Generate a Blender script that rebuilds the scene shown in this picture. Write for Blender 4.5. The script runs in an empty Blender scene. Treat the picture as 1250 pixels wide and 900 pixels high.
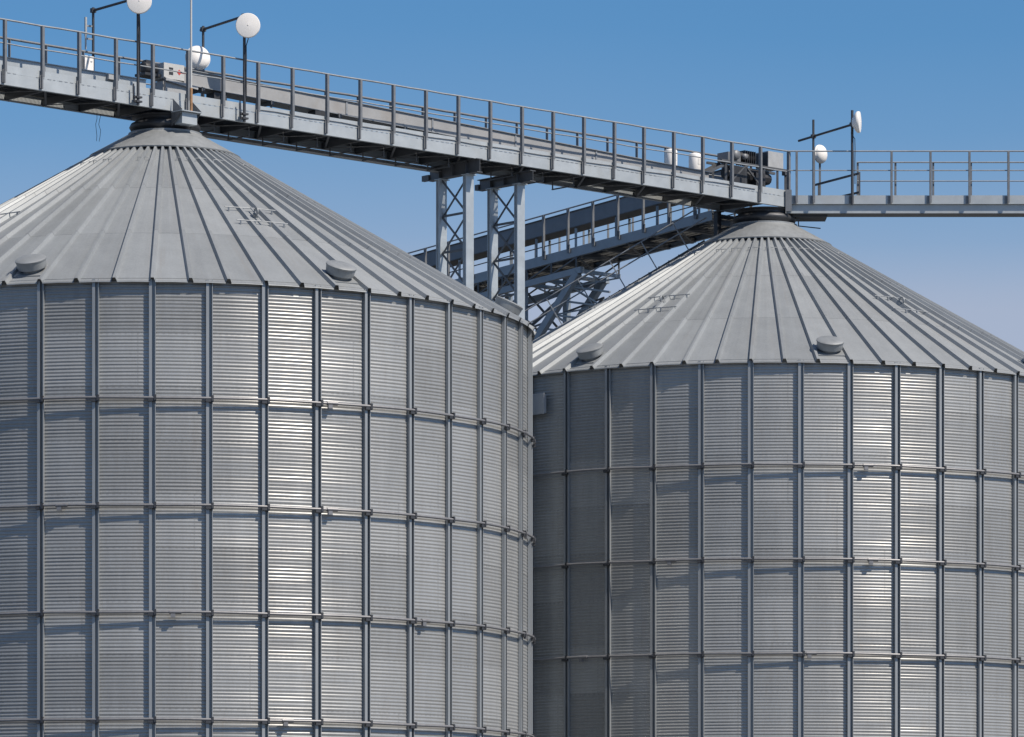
import bpy, math, random
from math import sin, cos, pi, radians, hypot
from mathutils import Vector, Matrix
random.seed(7)
SC = bpy.context.scene
COL = SC.collection
CAM_Z = 1.7                       # eye height above the yard; heights below are written above the eye ("h")

# ------------------------------------------------------------------ mesh builder
class MB:
    def __init__(self):
        self.v = []; self.f = []; self.sm = []; self.mi = []; self.cur = 0
    def add(self, vs, fs, smooth=False):
        b = len(self.v)
        self.v += [Vector(p) for p in vs]
        for q in fs:
            self.f.append([i + b for i in q]); self.sm.append(smooth); self.mi.append(self.cur)
    def box(self, c, ex, ey, ez, sx, sy, sz):
        c = Vector(c); ex = Vector(ex).normalized() * sx / 2; ey = Vector(ey).normalized() * sy / 2; ez = Vector(ez).normalized() * sz / 2
        vs = [c + i * ex + j * ey + k * ez for k in (-1, 1) for j in (-1, 1) for i in (-1, 1)]
        fs = [(0, 2, 3, 1), (4, 5, 7, 6), (0, 1, 5, 4), (2, 6, 7, 3), (0, 4, 6, 2), (1, 3, 7, 5)]
        if ex.cross(ey).dot(ez) < 0: fs = [q[::-1] for q in fs]
        self.add(vs, fs)
    def bar(self, p, q, w, t, up=(0, 0, 1)):
        p = Vector(p); q = Vector(q); e = q - p; L = e.length
        if L < 1e-6: return
        e.normalize(); s = e.cross(Vector(up))
        if s.length < 1e-4: s = e.cross(Vector((1, 0, 0)))
        s.normalize(); u = s.cross(e)
        self.box((p + q) / 2, e, s, u, L, w, t)
    def tube(self, pts, r, n=8, closed=False, cap=True):
        pts = [Vector(p) for p in pts]; m = len(pts); rings = []
        ref = None
        for i, p in enumerate(pts):
            a = pts[(i - 1) % m] if (i > 0 or closed) else p
            b = pts[(i + 1) % m] if (i < m - 1 or closed) else p
            t = (b - a).normalized()
            if ref is None:
                ref = t.cross(Vector((0, 0, 1)))
                if ref.length < 1e-3: ref = t.cross(Vector((1, 0, 0)))
            s = (ref - ref.dot(t) * t).normalized(); ref = s; u = t.cross(s)
            rr = r[i] if isinstance(r, (list, tuple)) else r
            rings.append([p + rr * (cos(2 * pi * k / n) * s + sin(2 * pi * k / n) * u) for k in range(n)])
        vs = [p for g in rings for p in g]; fs = []
        for i in range(m if closed else m - 1):
            j = (i + 1) % m
            for k in range(n):
                l = (k + 1) % n
                fs.append((i * n + k, j * n + k, j * n + l, i * n + l)[::-1])
        self.add(vs, fs, True)
        if cap and not closed:
            self.add(rings[0], [tuple(range(n))]); self.add(rings[-1], [tuple(range(n))[::-1]])
    def lathe(self, c, ax, prof, n=32, smooth=True, up=None):
        c = Vector(c); ax = Vector(ax).normalized()
        s = ax.cross(Vector((0, 0, 1)))
        if s.length < 1e-3: s = Vector((1, 0, 0))
        s.normalize(); u = ax.cross(s)
        vs = []; fs = []
        for (r, z) in prof:
            for k in range(n):
                a = 2 * pi * k / n
                vs.append(c + ax * z + r * (cos(a) * s + sin(a) * u))
        for i in range(len(prof) - 1):
            for k in range(n):
                l = (k + 1) % n
                fs.append((i * n + k, i * n + l, (i + 1) * n + l, (i + 1) * n + k))
        self.add(vs, fs, smooth)
    def prism(self, poly, off):
        off = Vector(off); m = len(poly); p = [Vector(x) for x in poly]
        vs = p + [x + off for x in p]
        fs = [tuple(range(m))[::-1], tuple(range(m, 2 * m))] + [(i, (i + 1) % m, m + (i + 1) % m, m + i) for i in range(m)]
        self.add(vs, fs)
    def mesh(self, name, origin=(0, 0, 0)):
        me = bpy.data.meshes.new(name); o = Vector(origin)
        me.from_pydata([v - o for v in self.v], [], self.f)
        me.polygons.foreach_set('use_smooth', self.sm); me.polygons.foreach_set('material_index', self.mi)
        me.update(); return me
    def build(self, name, m, parent=None, origin=None):
        if origin is None: origin = wloc(parent) if parent else (0, 0, 0)
        return link(name, self.mesh(name, origin), m, parent)

def wloc(o):
    p = Vector((0, 0, 0))
    while o is not None:
        p += o.location; o = o.parent
    return p
def link(name, me, m, parent=None):
    o = bpy.data.objects.new(name, me)
    if m is not None and not me.materials: me.materials.append(m)
    COL.objects.link(o)
    if parent: o.parent = parent
    return o
def thing(name, label, cat, loc=(0, 0, 0), group=None, rz=0):
    o = bpy.data.objects.new(name, None); COL.objects.link(o)
    o.location = loc; o.rotation_euler.z = rz; o.empty_display_size = .2
    o['label'] = label; o['category'] = cat
    if group: o['group'] = group
    return o
def tag(o, label, cat, group=None):
    o['label'] = label; o['category'] = cat
    if group: o['group'] = group
    return o
def dup(o, off, parent=None):
    c = o.copy(); COL.objects.link(c); c.parent = parent or o.parent
    c.location = o.location + Vector(off); return c

# ------------------------------------------------------------------ materials
def mat(name, col, rough=.5, metal=0., var=.12, vscale=3., rvar=.1, streak=False, spec=.5, bump=0., dirt=None):
    m = bpy.data.materials.new(name); m.use_nodes = True
    nt = m.node_tree; N = nt.nodes; L = nt.links; b = N['Principled BSDF']
    b.inputs['Metallic'].default_value = metal; b.inputs['Specular IOR Level'].default_value = spec
    tc = N.new('ShaderNodeTexCoord')
    mp = N.new('ShaderNodeMapping'); L.new(tc.outputs['Object'], mp.inputs[0])
    if streak: mp.inputs['Scale'].default_value = (1, 1, .12)
    n = N.new('ShaderNodeTexNoise'); n.inputs['Scale'].default_value = vscale; n.inputs['Detail'].default_value = 6; n.inputs['Roughness'].default_value = .65
    L.new(mp.outputs[0], n.inputs['Vector'])
    r = N.new('ShaderNodeMapRange'); r.inputs['From Min'].default_value = .3; r.inputs['From Max'].default_value = .7
    r.inputs['To Min'].default_value = 1 - var; r.inputs['To Max'].default_value = 1 + var; L.new(n.outputs[0], r.inputs[0])
    mx = N.new('ShaderNodeMix'); mx.data_type = 'RGBA'; mx.blend_type = 'MULTIPLY'; mx.inputs['Factor'].default_value = 1
    mx.inputs['A'].default_value = (*col, 1); L.new(r.outputs[0], mx.inputs['B'])
    out = mx.outputs['Result']
    if dirt:
        n2 = N.new('ShaderNodeTexNoise'); n2.inputs['Scale'].default_value = dirt[2]; n2.inputs['Detail'].default_value = 5; L.new(tc.outputs['Object'], n2.inputs['Vector'])
        r2 = N.new('ShaderNodeMapRange'); r2.inputs['From Min'].default_value = .52; r2.inputs['From Max'].default_value = .72; r2.inputs['To Max'].default_value = dirt[1]; L.new(n2.outputs[0], r2.inputs[0])
        m2 = N.new('ShaderNodeMix'); m2.data_type = 'RGBA'; L.new(r2.outputs[0], m2.inputs['Factor']); L.new(out, m2.inputs['A']); m2.inputs['B'].default_value = (*dirt[0], 1); out = m2.outputs['Result']
    L.new(out, b.inputs['Base Color'])
    r3 = N.new('ShaderNodeMapRange'); r3.inputs['To Min'].default_value = rough - rvar; r3.inputs['To Max'].default_value = rough + rvar; L.new(n.outputs[0], r3.inputs[0]); L.new(r3.outputs[0], b.inputs['Roughness'])
    if bump:
        bp = N.new('ShaderNodeBump'); bp.inputs['Strength'].default_value = bump; bp.inputs['Distance'].default_value = .01; L.new(n.outputs[0], bp.inputs['Height']); L.new(bp.outputs[0], b.inputs['Normal'])
    return m

def math_node(N, L, op, a, b=None):
    x = N.new('ShaderNodeMath'); x.operation = op
    for i, q in enumerate((a, b)):
        if q is None: continue
        if isinstance(q, (int, float)): x.inputs[i].default_value = q
        else: L.new(q, x.inputs[i])
    return x.outputs[0]

def sheet_mat(name, col, rough, metal, amp, ramp, wall):
    """galvanised sheets: every sheet (read from the 'sheet' UV, one unit per bay / course) has its own tone and gloss."""
    m = bpy.data.materials.new(name); m.use_nodes = True
    nt = m.node_tree; N = nt.nodes; L = nt.links; b = N['Principled BSDF']
    b.inputs['Metallic'].default_value = metal
    uv = N.new('ShaderNodeUVMap'); uv.uv_map = 'sheet'
    sp = N.new('ShaderNodeSeparateXYZ'); L.new(uv.outputs[0], sp.inputs[0])
    u, v = sp.outputs[0], sp.outputs[1]
    M = lambda op, a, c=None: math_node(N, L, op, a, c)
    fv = M('FLOOR', v)
    if wall: su = M('FLOOR', M('ADD', M('MULTIPLY', u, .5), M('MULTIPLY', M('MODULO', fv, 2.), .5)))
    else: su = M('FLOOR', u)
    oi = N.new('ShaderNodeObjectInfo')
    cb = N.new('ShaderNodeCombineXYZ'); L.new(su, cb.inputs[0]); L.new(fv, cb.inputs[1]); L.new(M('MULTIPLY', oi.outputs['Random'], 91.), cb.inputs[2])
    wn = N.new('ShaderNodeTexWhiteNoise'); wn.noise_dimensions = '3D'; L.new(cb.outputs[0], wn.inputs['Vector'])
    tc = N.new('ShaderNodeTexCoord')
    mp = N.new('ShaderNodeMapping'); L.new(tc.outputs['Object'], mp.inputs[0]); mp.inputs['Scale'].default_value = (1, 1, .22)
    ns = N.new('ShaderNodeTexNoise'); ns.inputs['Scale'].default_value = 1.6; ns.inputs['Detail'].default_value = 7; ns.inputs['Roughness'].default_value = .62; L.new(mp.outputs[0], ns.inputs['Vector'])
    sg = N.new('ShaderNodeTexVoronoi'); sg.inputs['Scale'].default_value = 38; L.new(tc.outputs['Object'], sg.inputs['Vector'])
    tone = M('ADD', M('MULTIPLY', M('SUBTRACT', wn.outputs['Value'], .5), amp), 1.)
    tone = M('ADD', tone, M('MULTIPLY', M('SUBTRACT', ns.outputs[0], .5), .34))
    spn = N.new('ShaderNodeSeparateXYZ'); L.new(sg.outputs['Color'], spn.inputs[0])
    tone = M('ADD', tone, M('MULTIPLY', M('SUBTRACT', spn.outputs[0], .5), .10))
    su2 = N.new('ShaderNodeCombineXYZ'); L.new(M('MULTIPLY', u, 7. if wall else 5.), su2.inputs[0]); L.new(M('MULTIPLY', v, .55 if wall else .9), su2.inputs[1]); L.new(M('MULTIPLY', oi.outputs['Random'], 37.), su2.inputs[2])
    st = N.new('ShaderNodeTexNoise'); st.inputs['Scale'].default_value = 1.; st.inputs['Detail'].default_value = 6; st.inputs['Roughness'].default_value = .7; L.new(su2.outputs[0], st.inputs['Vector'])
    tone = M('ADD', tone, M('MULTIPLY', M('SUBTRACT', st.outputs[0], .5), .26 if wall else .22))
    if not wall:
        fr = M('FRACT', v); lap = M('LESS_THAN', fr, .012); tone = M('SUBTRACT', tone, M('MULTIPLY', lap, .22))
    if wall:
        # lap joint with its bolt row at every course, and bolt columns at sheet ends
        fr = M('FRACT', v); lap = M('LESS_THAN', M('ABSOLUTE', M('SUBTRACT', fr, .035)), .016)
        dots = M('GREATER_THAN', M('FRACT', M('MULTIPLY', u, 9.)), .55)
        tone = M('SUBTRACT', tone, M('MULTIPLY', M('MULTIPLY', lap, dots), .13))
        fu = M('FRACT', M('ADD', M('MULTIPLY', u, .5), M('MULTIPLY', M('MODULO', fv, 2.), .5)))
        col_ = M('LESS_THAN', M('ABSOLUTE', M('SUBTRACT', fu, .37)), .006)
        dv = M('GREATER_THAN', M('FRACT', M('MULTIPLY', v, 15.)), .5)
        tone = M('SUBTRACT', tone, M('MULTIPLY', M('MULTIPLY', M('MULTIPLY', col_, dv), M('GREATER_THAN', wn.outputs['Value'], .7)), .22))
    mx = N.new('ShaderNodeMix'); mx.data_type = 'RGBA'; mx.blend_type = 'MULTIPLY'; mx.inputs['Factor'].default_value = 1
    mx.inputs['A'].default_value = (*col, 1); L.new(tone, mx.inputs['B'])
    # brownish dust and run stains, thin and long down the sheet
    s3 = N.new('ShaderNodeCombineXYZ'); L.new(M('MULTIPLY', u, 3.1 if wall else 2.3), s3.inputs[0]); L.new(M('MULTIPLY', v, .4), s3.inputs[1]); L.new(M('ADD', M('MULTIPLY', oi.outputs['Random'], 53.), 7.), s3.inputs[2])
    n3 = N.new('ShaderNodeTexNoise'); n3.inputs['Scale'].default_value = 1.; n3.inputs['Detail'].default_value = 8; n3.inputs['Roughness'].default_value = .75; L.new(s3.outputs[0], n3.inputs['Vector'])
    r9 = N.new('ShaderNodeMapRange'); r9.inputs['From Min'].default_value = .56; r9.inputs['From Max'].default_value = .74; r9.inputs['To Max'].default_value = .38; L.new(n3.outputs[0], r9.inputs[0])
    m9 = N.new('ShaderNodeMix'); m9.data_type = 'RGBA'; L.new(r9.outputs[0], m9.inputs['Factor']); L.new(mx.outputs['Result'], m9.inputs['A']); m9.inputs['B'].default_value = (.27, .245, .215, 1)
    L.new(m9.outputs['Result'], b.inputs['Base Color'])
    rr = M('ADD', M('MULTIPLY', M('SUBTRACT', wn.outputs['Color'], .5), ramp), rough)
    rr = M('ADD', rr, M('MULTIPLY', M('SUBTRACT', ns.outputs[0], .5), .05))
    L.new(rr, b.inputs['Roughness'])
    return m

MWALL = sheet_mat('galvanised corrugated sheet', (.338, .351, .356), .325, .29, .26, .03, True)
MROOF = sheet_mat('galvanised roof sheet', (.298, .323, .344), .57, .38, .14, .08, False)
MSTIFF = mat('galvanised stiffener', (.335, .36, .38), .42, .35, .10, 5, .08, True)
MPIPE = mat('galvanised hoop pipe', (.235, .24, .255), .45, .4, .14, 9, .08)
MCAP = mat('galvanised cap sheet', (.29, .312, .33), .52, .35, .14, 4, .08)
MPLATE = mat('pale galvanised plate', (.43, .475, .51), .5, .3, .09, 2.2, .08, dirt=((.40, .42, .42), .6, 1.3))
MRAIL = mat('weathered rail steel', (.31, .335, .36), .5, .4, .14, 6, .1)
MPOST = mat('dark galvanised post', (.19, .205, .225), .55, .35, .16, 5, .1)
MDARK = mat('dark structural steel', (.125, .132, .142), .5, .45, .15, 4, .1)
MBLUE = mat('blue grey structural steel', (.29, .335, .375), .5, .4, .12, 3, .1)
MCOLM = mat('bright galvanised column', (.42, .475, .52), .48, .35, .1, 3, .1, dirt=((.30, .33, .36), .5, 2.5))
MGRATE = mat('floor grating steel', (.08, .085, .09), .55, .5, .15, 4, .1)
MTROUGH = mat('warm grey conveyor trough', (.35, .362, .375), .55, .2, .09, 2.5, .08, dirt=((.32, .30, .28), .55, 1.7))
MWHITE = mat('white antenna plastic', (.86, .85, .83), .45, 0, .04, 4, .06)
MOFFW = mat('off white housing paint', (.72, .72, .70), .5, 0, .06, 5, .08, dirt=((.45, .42, .38), .5, 5.))
MGREY = mat('grey machine paint', (.40, .42, .44), .5, .1, .1, 5, .1)
MBLACK = mat('black machine paint and post shade', (.035, .038, .045), .5, .1, .2, 5, .1)
MBOX = mat('light grey box paint', (.50, .52, .53), .5, 0, .07, 5, .08, dirt=((.35, .34, .32), .5, 5.))
MRED = mat('red label print', (.55, .05, .04), .6, 0, .05, 5, .05)
MRUST = mat('rusty pipe', (.34, .20, .11), .75, .1, .3, 9, .1)
MMAST = mat('dark mast steel', (.075, .08, .09), .5, .5, .15, 6, .1)
MSHADY = mat('dark blue trough with shade', (.19, .215, .245), .5, .3, .12, 3, .1)  # shade on the gallery's sunless side is put into this colour
MCLAMP = mat('dark clamp steel', (.07, .075, .085), .5, .5, .15, 6, .1)
MCABLE = mat('black cable', (.02, .02, .022), .6, 0, .05, 4, .05)
MYARD = mat('yard asphalt', (.075, .075, .072), .85, 0, .18, .35, .08, dirt=((.05, .06, .035), .7, .05), bump=.3)

# ------------------------------------------------------------------ yard
def yard():
    b = MB(); n = 24; R = 3000
    rad = [0, 40, 120, 300, 800, R]
    vs = [(0, 60, 0)]; fs = []
    for r in rad[1:]:
        for k in range(n): vs.append((r * cos(2 * pi * k / n), 60 + r * sin(2 * pi * k / n), 0))
    for k in range(n): fs.append((0, 1 + k, 1 + (k + 1) % n))
    for i in range(len(rad) - 2):
        for k in range(n):
            a = 1 + i * n; c = a + n; l = (k + 1) % n
            fs.append((a + k, c + k, c + l, a + l))
    b.add(vs, fs)
    o = b.build('ground', MYARD); o['kind'] = 'structure'
yard()

# ------------------------------------------------------------------ silos
R = 8.5; NB = 44; DT = 2 * pi / NB; NR = 66; DR = 2 * pi / NR
ZT = 14.62 + CAM_Z               # top of the wall
PITCH = .0768; AMP = .0055; COURSE = PITCH * 15
RE, ZE = 8.63, 14.535 + CAM_Z    # roof edge
SL = .5845                       # roof slope
RC = 1.66; ZC = ZE + SL * (RE - RC)   # cap skirt; TILT = math.atan(SL)
TILT = math.atan(SL)
def roof_z(r): return ZE + SL * (RE - r)
def pol(r, a, z): return Vector((r * sin(a), -r * cos(a), z))

def wall_mesh():
    sub = 4; cols = NB * sub
    zs = []; z = ZT; ZLOW = 3.6 + CAM_Z; k = 0
    while z > ZLOW: zs.append(z); k += 1; z = ZT - k * PITCH / 6
    while z > 0: zs.append(z); z -= COURSE
    zs.append(0.)
    rng = random.Random(3); verts = []
    na = int((ZT - ZLOW) / PITCH) + 2
    am = [[AMP * (1 + rng.uniform(-.32, .28)) for _ in range(NB)] for _ in range(na)]
    ph = [[rng.uniform(-.35, .35) for _ in range(NB)] for _ in range(na)]
    ca = [(sin(2 * pi * c / cols), -cos(2 * pi * c / cols)) for c in range(cols)]
    for z in zs:
        q = (ZT - z) / PITCH; k = int(q + 1e-6)
        for c, (s, co_) in enumerate(ca):
            bay = c // sub
            r = R + (am[k][bay] * cos(2 * pi * q + ph[k][bay]) if z > ZLOW else 0)
            verts.append((r * s, r * co_, z))
    faces = []; uv = []
    V = [(ZT - z) / COURSE for z in zs]
    for i in range(len(zs) - 1):
        a = i * cols; b = a + cols
        for c in range(cols):
            d = (c + 1) % cols
            faces.append((b + c, b + d, a + d, a + c))
            u0 = c / sub; u1 = (c + 1) / sub
            uv += [u0, V[i + 1], u1, V[i + 1], u1, V[i], u0, V[i]]
    me = bpy.data.meshes.new('wall'); me.from_pydata(verts, [], faces)
    l = me.uv_layers.new(name='sheet'); l.data.foreach_set('uv', uv)
    me.polygons.foreach_set('use_smooth', [True] * len(faces)); me.update()
    return me

def roof_mesh():
    b = MB(); uv = []
    rs = [RE, 7.2, 5.6, 4.1, 2.8, 1.9, RC - .12]
    hb, ht, hh = .062, .032, .082
    nrm = lambda a: Vector((sin(TILT) * sin(a), -sin(TILT) * cos(a), cos(TILT)))
    for k in range(NR):
        a0 = k * DR; a1 = a0 + DR; am = a0 + DR / 2
        t0 = Vector((cos(a0), sin(a0), 0)); t1 = Vector((cos(a1), sin(a1), 0)); n0 = nrm(a0); n1 = nrm(a1); nm = nrm(am)
        rows = []
        for r in rs:
            c0 = pol(r, a0, roof_z(r)); c1 = pol(r, a1, roof_z(r))
            w = min(hb, r * DR * .30); wt = min(ht, r * DR * .14)
            pm = (c0 + c1) / 2
            rows.append([c0 + t0 * wt + n0 * hh, c0 + t0 * w, pm + nm * .006, c1 - t1 * w, c1 - t1 * wt + n1 * hh, c1 + t1 * wt + n1 * hh])
        vs = [p for row in rows for p in row]; fs = []
        for i in range(len(rows) - 1):
            for j in range(5):
                fs.append((i * 6 + j, i * 6 + j + 1, (i + 1) * 6 + j + 1, (i + 1) * 6 + j)); us = (0, .1, .5, .9, 1., 1.04); vs_ = [(RE - q) / 2.4 for q in rs]; uv += [k + us[j], vs_[i], k + us[j + 1], vs_[i], k + us[j + 1], vs_[i + 1], k + us[j], vs_[i + 1]]
        # turned-down lip on the pan
        m = len(vs)
        for j in (1, 2, 3): vs.append(rows[0][j] + Vector((sin(am), -cos(am), 0)) * .004 + Vector((0, 0, -.020)))
        fs += [(m, m + 1, 2, 1), (m + 1, m + 2, 3, 2)]; uv += [k + .5, .02] * 8
        b.add(vs, fs)
    me = b.mesh('roof')
    l = me.uv_layers.new(name='sheet'); l.data.foreach_set('uv', uv)
    return me

def stiffener_mesh():
    b = MB(); r0 = R + AMP + .002
    # lipped channel standing on the wall, open outwards, wide lip on one side
    prof = [(-.008, .080), (-.072, .080), (-.072, .002), (.072, .002), (.072, .080), (.056, .080), (.056, .076), (.068, .076), (.068, .006), (-.068, .006), (-.068, .076), (-.008, .076)]
    prof = prof[::-1]
    bot = [(x, -(r0 + y), 0) for x, y in prof]
    b.prism(bot, (0, 0, ZT - .03))
    return b.mesh('stiffener')

RHOOP = R + .128
def hoop_mesh(couplers, rnd):
    b = MB(); n = NB * 3
    b.tube([pol(RHOOP, 2 * pi * i / n, .006 * sin(i * .7 + rnd)) for i in range(n)], .030, 8, closed=True)
    b.cur = 1
    for k in range(NB):
        a = k * DT; t = Vector((cos(a), sin(a), 0)); o = Vector((sin(a), -cos(a), 0))
        c = pol(RHOOP, a, 0)
        b.box(c - o * .014 + Vector((0, 0, -.052)), t, o, (0, 0, 1), .17, .070, .055)
        b.box(c + t * .06, t, o, (0, 0, 1), .05, .07, .12)
    b.cur = 0
    for a in couplers:
        t = Vector((cos(a), sin(a), 0)); o = Vector((sin(a), -cos(a), 0)); c = pol(RHOOP, a, 0)
        b.tube([c - t * .13, c + t * .13], .044, 8)
        b.box(c - t * .05 + Vector((0, 0, -.07)), t, o, (0, 0, 1), .10, .06, .09)
    return b.mesh('hoop')

WALL, ROOF, STIFF = wall_mesh(), roof_mesh(), stiffener_mesh()
HOOP_Z = [12.04 + CAM_Z - .271 * R * i for i in range(6)]

Z_ = Vector((0, 0, 1))
def radial_frame(a):
    t = Vector((cos(a), sin(a), 0)); n = Vector((sin(TILT) * sin(a), -sin(TILT) * cos(a), cos(TILT)))
    up = n.cross(t); up = up if up.z > 0 else -up          # up the slope
    return t, n, up

def grain_silo(loc, rz, label, vents, anchors, coup):
    s = thing('grain_silo', label, 'grain silo', loc, 'grain silos', rz)
    link('wall', WALL, MWALL, s)
    roof = link('roof', ROOF, MROOF, s)
    for k in range(NB):
        o = link('stiffener', STIFF, MSTIFF, s); o.rotation_euler.z = k * DT
    for i, z in enumerate(HOOP_Z):
        o = link('hoop', hoop_mesh(coup[i], i), MPIPE, s); o.data.materials.append(MCLAMP); o.location.z = z
    # cap
    b = MB()
    zc = ZC
    b.lathe((0, 0, 0), (0, 0, 1), [(RC + .10, zc + .035), (RC + .11, zc + .065), (RC + .09, zc + .075), (.86, zc + .58), (.86, zc + .62), (.0, zc + .62)], 66, False)
    b.build('cap', MCAP, roof, origin=(0, 0, 0))
    b = MB()
    b.lathe((0, 0, 0), (0, 0, 1), [(.70, zc + .60), (.70, zc + .65), (.80, zc + .69), (.84, zc + .76), (.80, zc + .84), (.70, zc + .87), (.70, zc + .97), (.78, zc + .98), (.78, zc + 1.0), (0, zc + 1.0)], 40)
    b.build('inlet_neck', MCLAMP, roof, origin=(0, 0, 0))  # dark steel adds the catwalk's shade to the neck by colour
    # ring of rods near the cap
    rr = 2.34
    for k in range(33):
        if random.random() < .12: continue
        b = MB(); a = (2 * k + .5) * DR; a2 = a + DR * random.uniform(1.1, 1.5)
        z = roof_z(rr) + .09
        b.tube([pol(rr - .01, a, z - .10)] + [pol(rr, a + (a2 - a) * q / 3, z + random.uniform(-.006, .006)) for q in range(4)] + [pol(rr - .01, a2, z - .10)], .009, 6)
        b.build('snow_rod', MRAIL, roof, origin=(0, 0, 0))
    for k in vents:
        a = k * DR; t, n, up = radial_frame(a); r = 8.02; base = pol(r, a, roof_z(r)); n0 = n; n = (n * .82 + Z_ * .18).normalized()
        b = MB()
        b.lathe(base, n, [(.22, -.10), (.22, .08)], 24)
        b.lathe(base, n, [(.20, .075), (.312, .075)], 32); b.lathe(base, n, [(.312, .075), (.332, .235)], 32)
        b.lathe(base, n, [(.332, .235), (.342, .24), (.342, .268)], 32); b.lathe(base, n, [(.342, .268), (.30, .292), (.15, .305), (0, .31)], 32)
        b.box(base + n0 * .012, t, up, n0, .66, .66, .02)
        v = b.build('roof_vent', MCAP, roof, origin=(0, 0, 0))
    for k in anchors:
        a = k * DR
        b = MB()
        for r in (5.62, 4.95):
            w = .62 / r
            z = roof_z(r) + .098
            b.tube([pol(r, a - w, z), pol(r, a, z + .004), pol(r, a + w, z)], .013, 6)
            for q in (-.85, -.3, .3, .85): b.bar(pol(r, a + q * w, z), pol(r, a + q * w, roof_z(r) - .004), .04, .03)
        for q in (0,): b.bar(pol(5.62, a + q / 5.6, roof_z(5.62) + .11), pol(4.95, a + q / 5, roof_z(4.95) + .11), .035, .02)
        b.build('anchor_bar', MRAIL, roof, origin=(0, 0, 0))
        b = MB(); t, n, up = radial_frame(a)
        c = pol(5.25, a, roof_z(5.25) + .16)
        b.tube([c + .085 * (cos(q * pi / 6) * n + sin(q * pi / 6) * up) for q in range(12)], .024, 6, closed=True)
        b.bar(c - n * .14, c - n * .05, .1, .1)
        b.build('anchor_eye', MCAP, roof, origin=(0, 0, 0))
    return s, roof

P1 = Vector((-8.098, 107.1, 0)); P2 = Vector((6.630, 120.43, 0))
cp = lambda *k: [x * DT for x in k]
silo1, roof1 = grain_silo(P1, -.2420, 'nearer larger corrugated silo at left with conical ribbed roof', (-.5, 8.5, 17.5, -9.5, 26.5, 35.5), (7.5, -5.5, 20.5, 33.5),
    [cp(5.25, 11.1, 19), cp(.4, 5.25, 11.2, 24), cp(2.4, 7.3, 11.15, 30), cp(4.4, 15), cp(9.4, 20), cp(1.4, 30)])
silo2, roof2 = grain_silo(P2, -.6651, 'farther corrugated silo at right, its left side in shade', (.5, 8.5, 17, -8.5, 26.5, 35.5), (1, 14, 27, 40),
    [cp(6.35, 12.1, 24), cp(2.4, 6.45, 24), cp(.45, 5.2, 10.85), cp(4.4, 15), cp(9.4, 20), cp(1.4, 30)])
# inspection cover high on the shaded flank of the far silo
b = MB(); a = radians(-43.9) ; t = Vector((cos(a), sin(a), 0)); o = Vector((sin(a), -cos(a), 0))
c = P2 + pol(R + .16, a, 13.79 + CAM_Z)
c = P2 + pol(R + .12, a, 13.79 + CAM_Z); b.box(c, t, o, (0, 0, 1), .46, .10, .46); b.box(c + o * .06, t, o, (0, 0, 1), .52, .015, .52)
cv = MB(); cv = b
tag(cv.build('junction_box', MGREY), 'grey box on the shaded flank of the far silo, beside the near silo', 'junction box')

# stair up the back-left slope of the far roof (a part of that silo's roof)
def roof_stair():
    a = radians(-94) + .6651
    t, n, up = radial_frame(a)
    b = MB(); rail = MB()
    rs = [1.92 + .83 * i for i in range(-0, 8)]
    for sgn in (-.28, .28):
        b.bar(pol(1.5, a, roof_z(1.5)) + t * sgn + n * .10, pol(8.4, a, roof_z(8.4)) + t * sgn + n * .10, .04, .09, n)
    r = 1.6
    while r < 8.4:
        b.bar(pol(r, a, roof_z(r)) - t * .27 + n * .12, pol(r, a, roof_z(r)) + t * .27 + n * .12, .16, .02, (0, 0, 1)); r += .26
    for r in rs:
        p = pol(r, a, roof_z(r)) + t * .30
        rail.bar(p + n * .03, p + n * .95, .055, .03, up)
    for hgt in (.95, .62):
        rail.tube([pol(r, a, roof_z(r)) + t * .30 + n * hgt for r in (1.2, 4, 8.6)], .02, 6)
    b.build('stair_flight', MGRATE, roof2, origin=(0, 0, 0)); rail.build('stair_rail', MRAIL, roof2, origin=(0, 0, 0))
roof_stair()

# ------------------------------------------------------------------ catwalk over the two silos
D = (P2 - P1).normalized(); NN = Vector((D.y, -D.x, 0)); Z = Vector((0, 0, 1))
def LA(s, o, h): return P1 + D * s + NN * o + Z * (h + CAM_Z)
PS = 1.0466
S0, S1 = -11.5, 19.95
def hbar(mb, f, o, h0, h1, s0, s1, th):     # upright plate along a walk frame f
    mb.bar(f(s0, o, (h0 + h1) / 2), f(s1, o, (h0 + h1) / 2), th, h1 - h0)

def grating(mb, f, s0, s1, o0, o1, h, step=.037):
    n = int((s1 - s0) / step)
    for i in range(n + 1):
        s = s0 + (s1 - s0) * i / n
        mb.bar(f(s, o0, h), f(s, o1, h), .008, .028)
    m = max(2, int((o1 - o0) / .22))
    for j in range(m + 1):
        o = o0 + (o1 - o0) * j / m
        mb.bar(f(s0, o, h - .002), f(s1, o, h - .002), .010, .036)

cat = thing('catwalk', 'long straight catwalk crossing over both silo roofs from upper left', 'catwalk', LA(0, 0, 19.62), 'catwalks')
for sgn, of in ((1, .80), (-1, -.82)):
    b = MB()
    hbar(b, LA, of, 19.62, 19.885, S0, S1, .008)
    for hh in (19.624, 19.881): b.bar(LA(S0, of - sgn * .045, hh), LA(S1, of - sgn * .045, hh), .082, .008)
    b.build('side_plate', MPLATE, cat)
    b = MB()
    hbar(b, LA, of - sgn * .006, 19.892, 20.06, S0, S1, .006)
    tb = b.build('toe_board', MPLATE, cat)
    if sgn > 0:
        b = MB(); s = S0
        while s < S1:                                     # slotted bolt row between the two plates
            if int(s * 2.3) % 5: b.bar(LA(s, of + .006, 19.895), LA(s + random.uniform(.05, .1), of + .006, 19.895), .010, .016)
            s += .16
        b.build('bolt_row', MRAIL, tb)['kind'] = 'stuff'
b = MB(); grating(b, LA, S0, S1, -.78, .76, 19.835); b.build('floor_grating', MGRATE, cat)
b = MB(); s = S0 + .2
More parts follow.
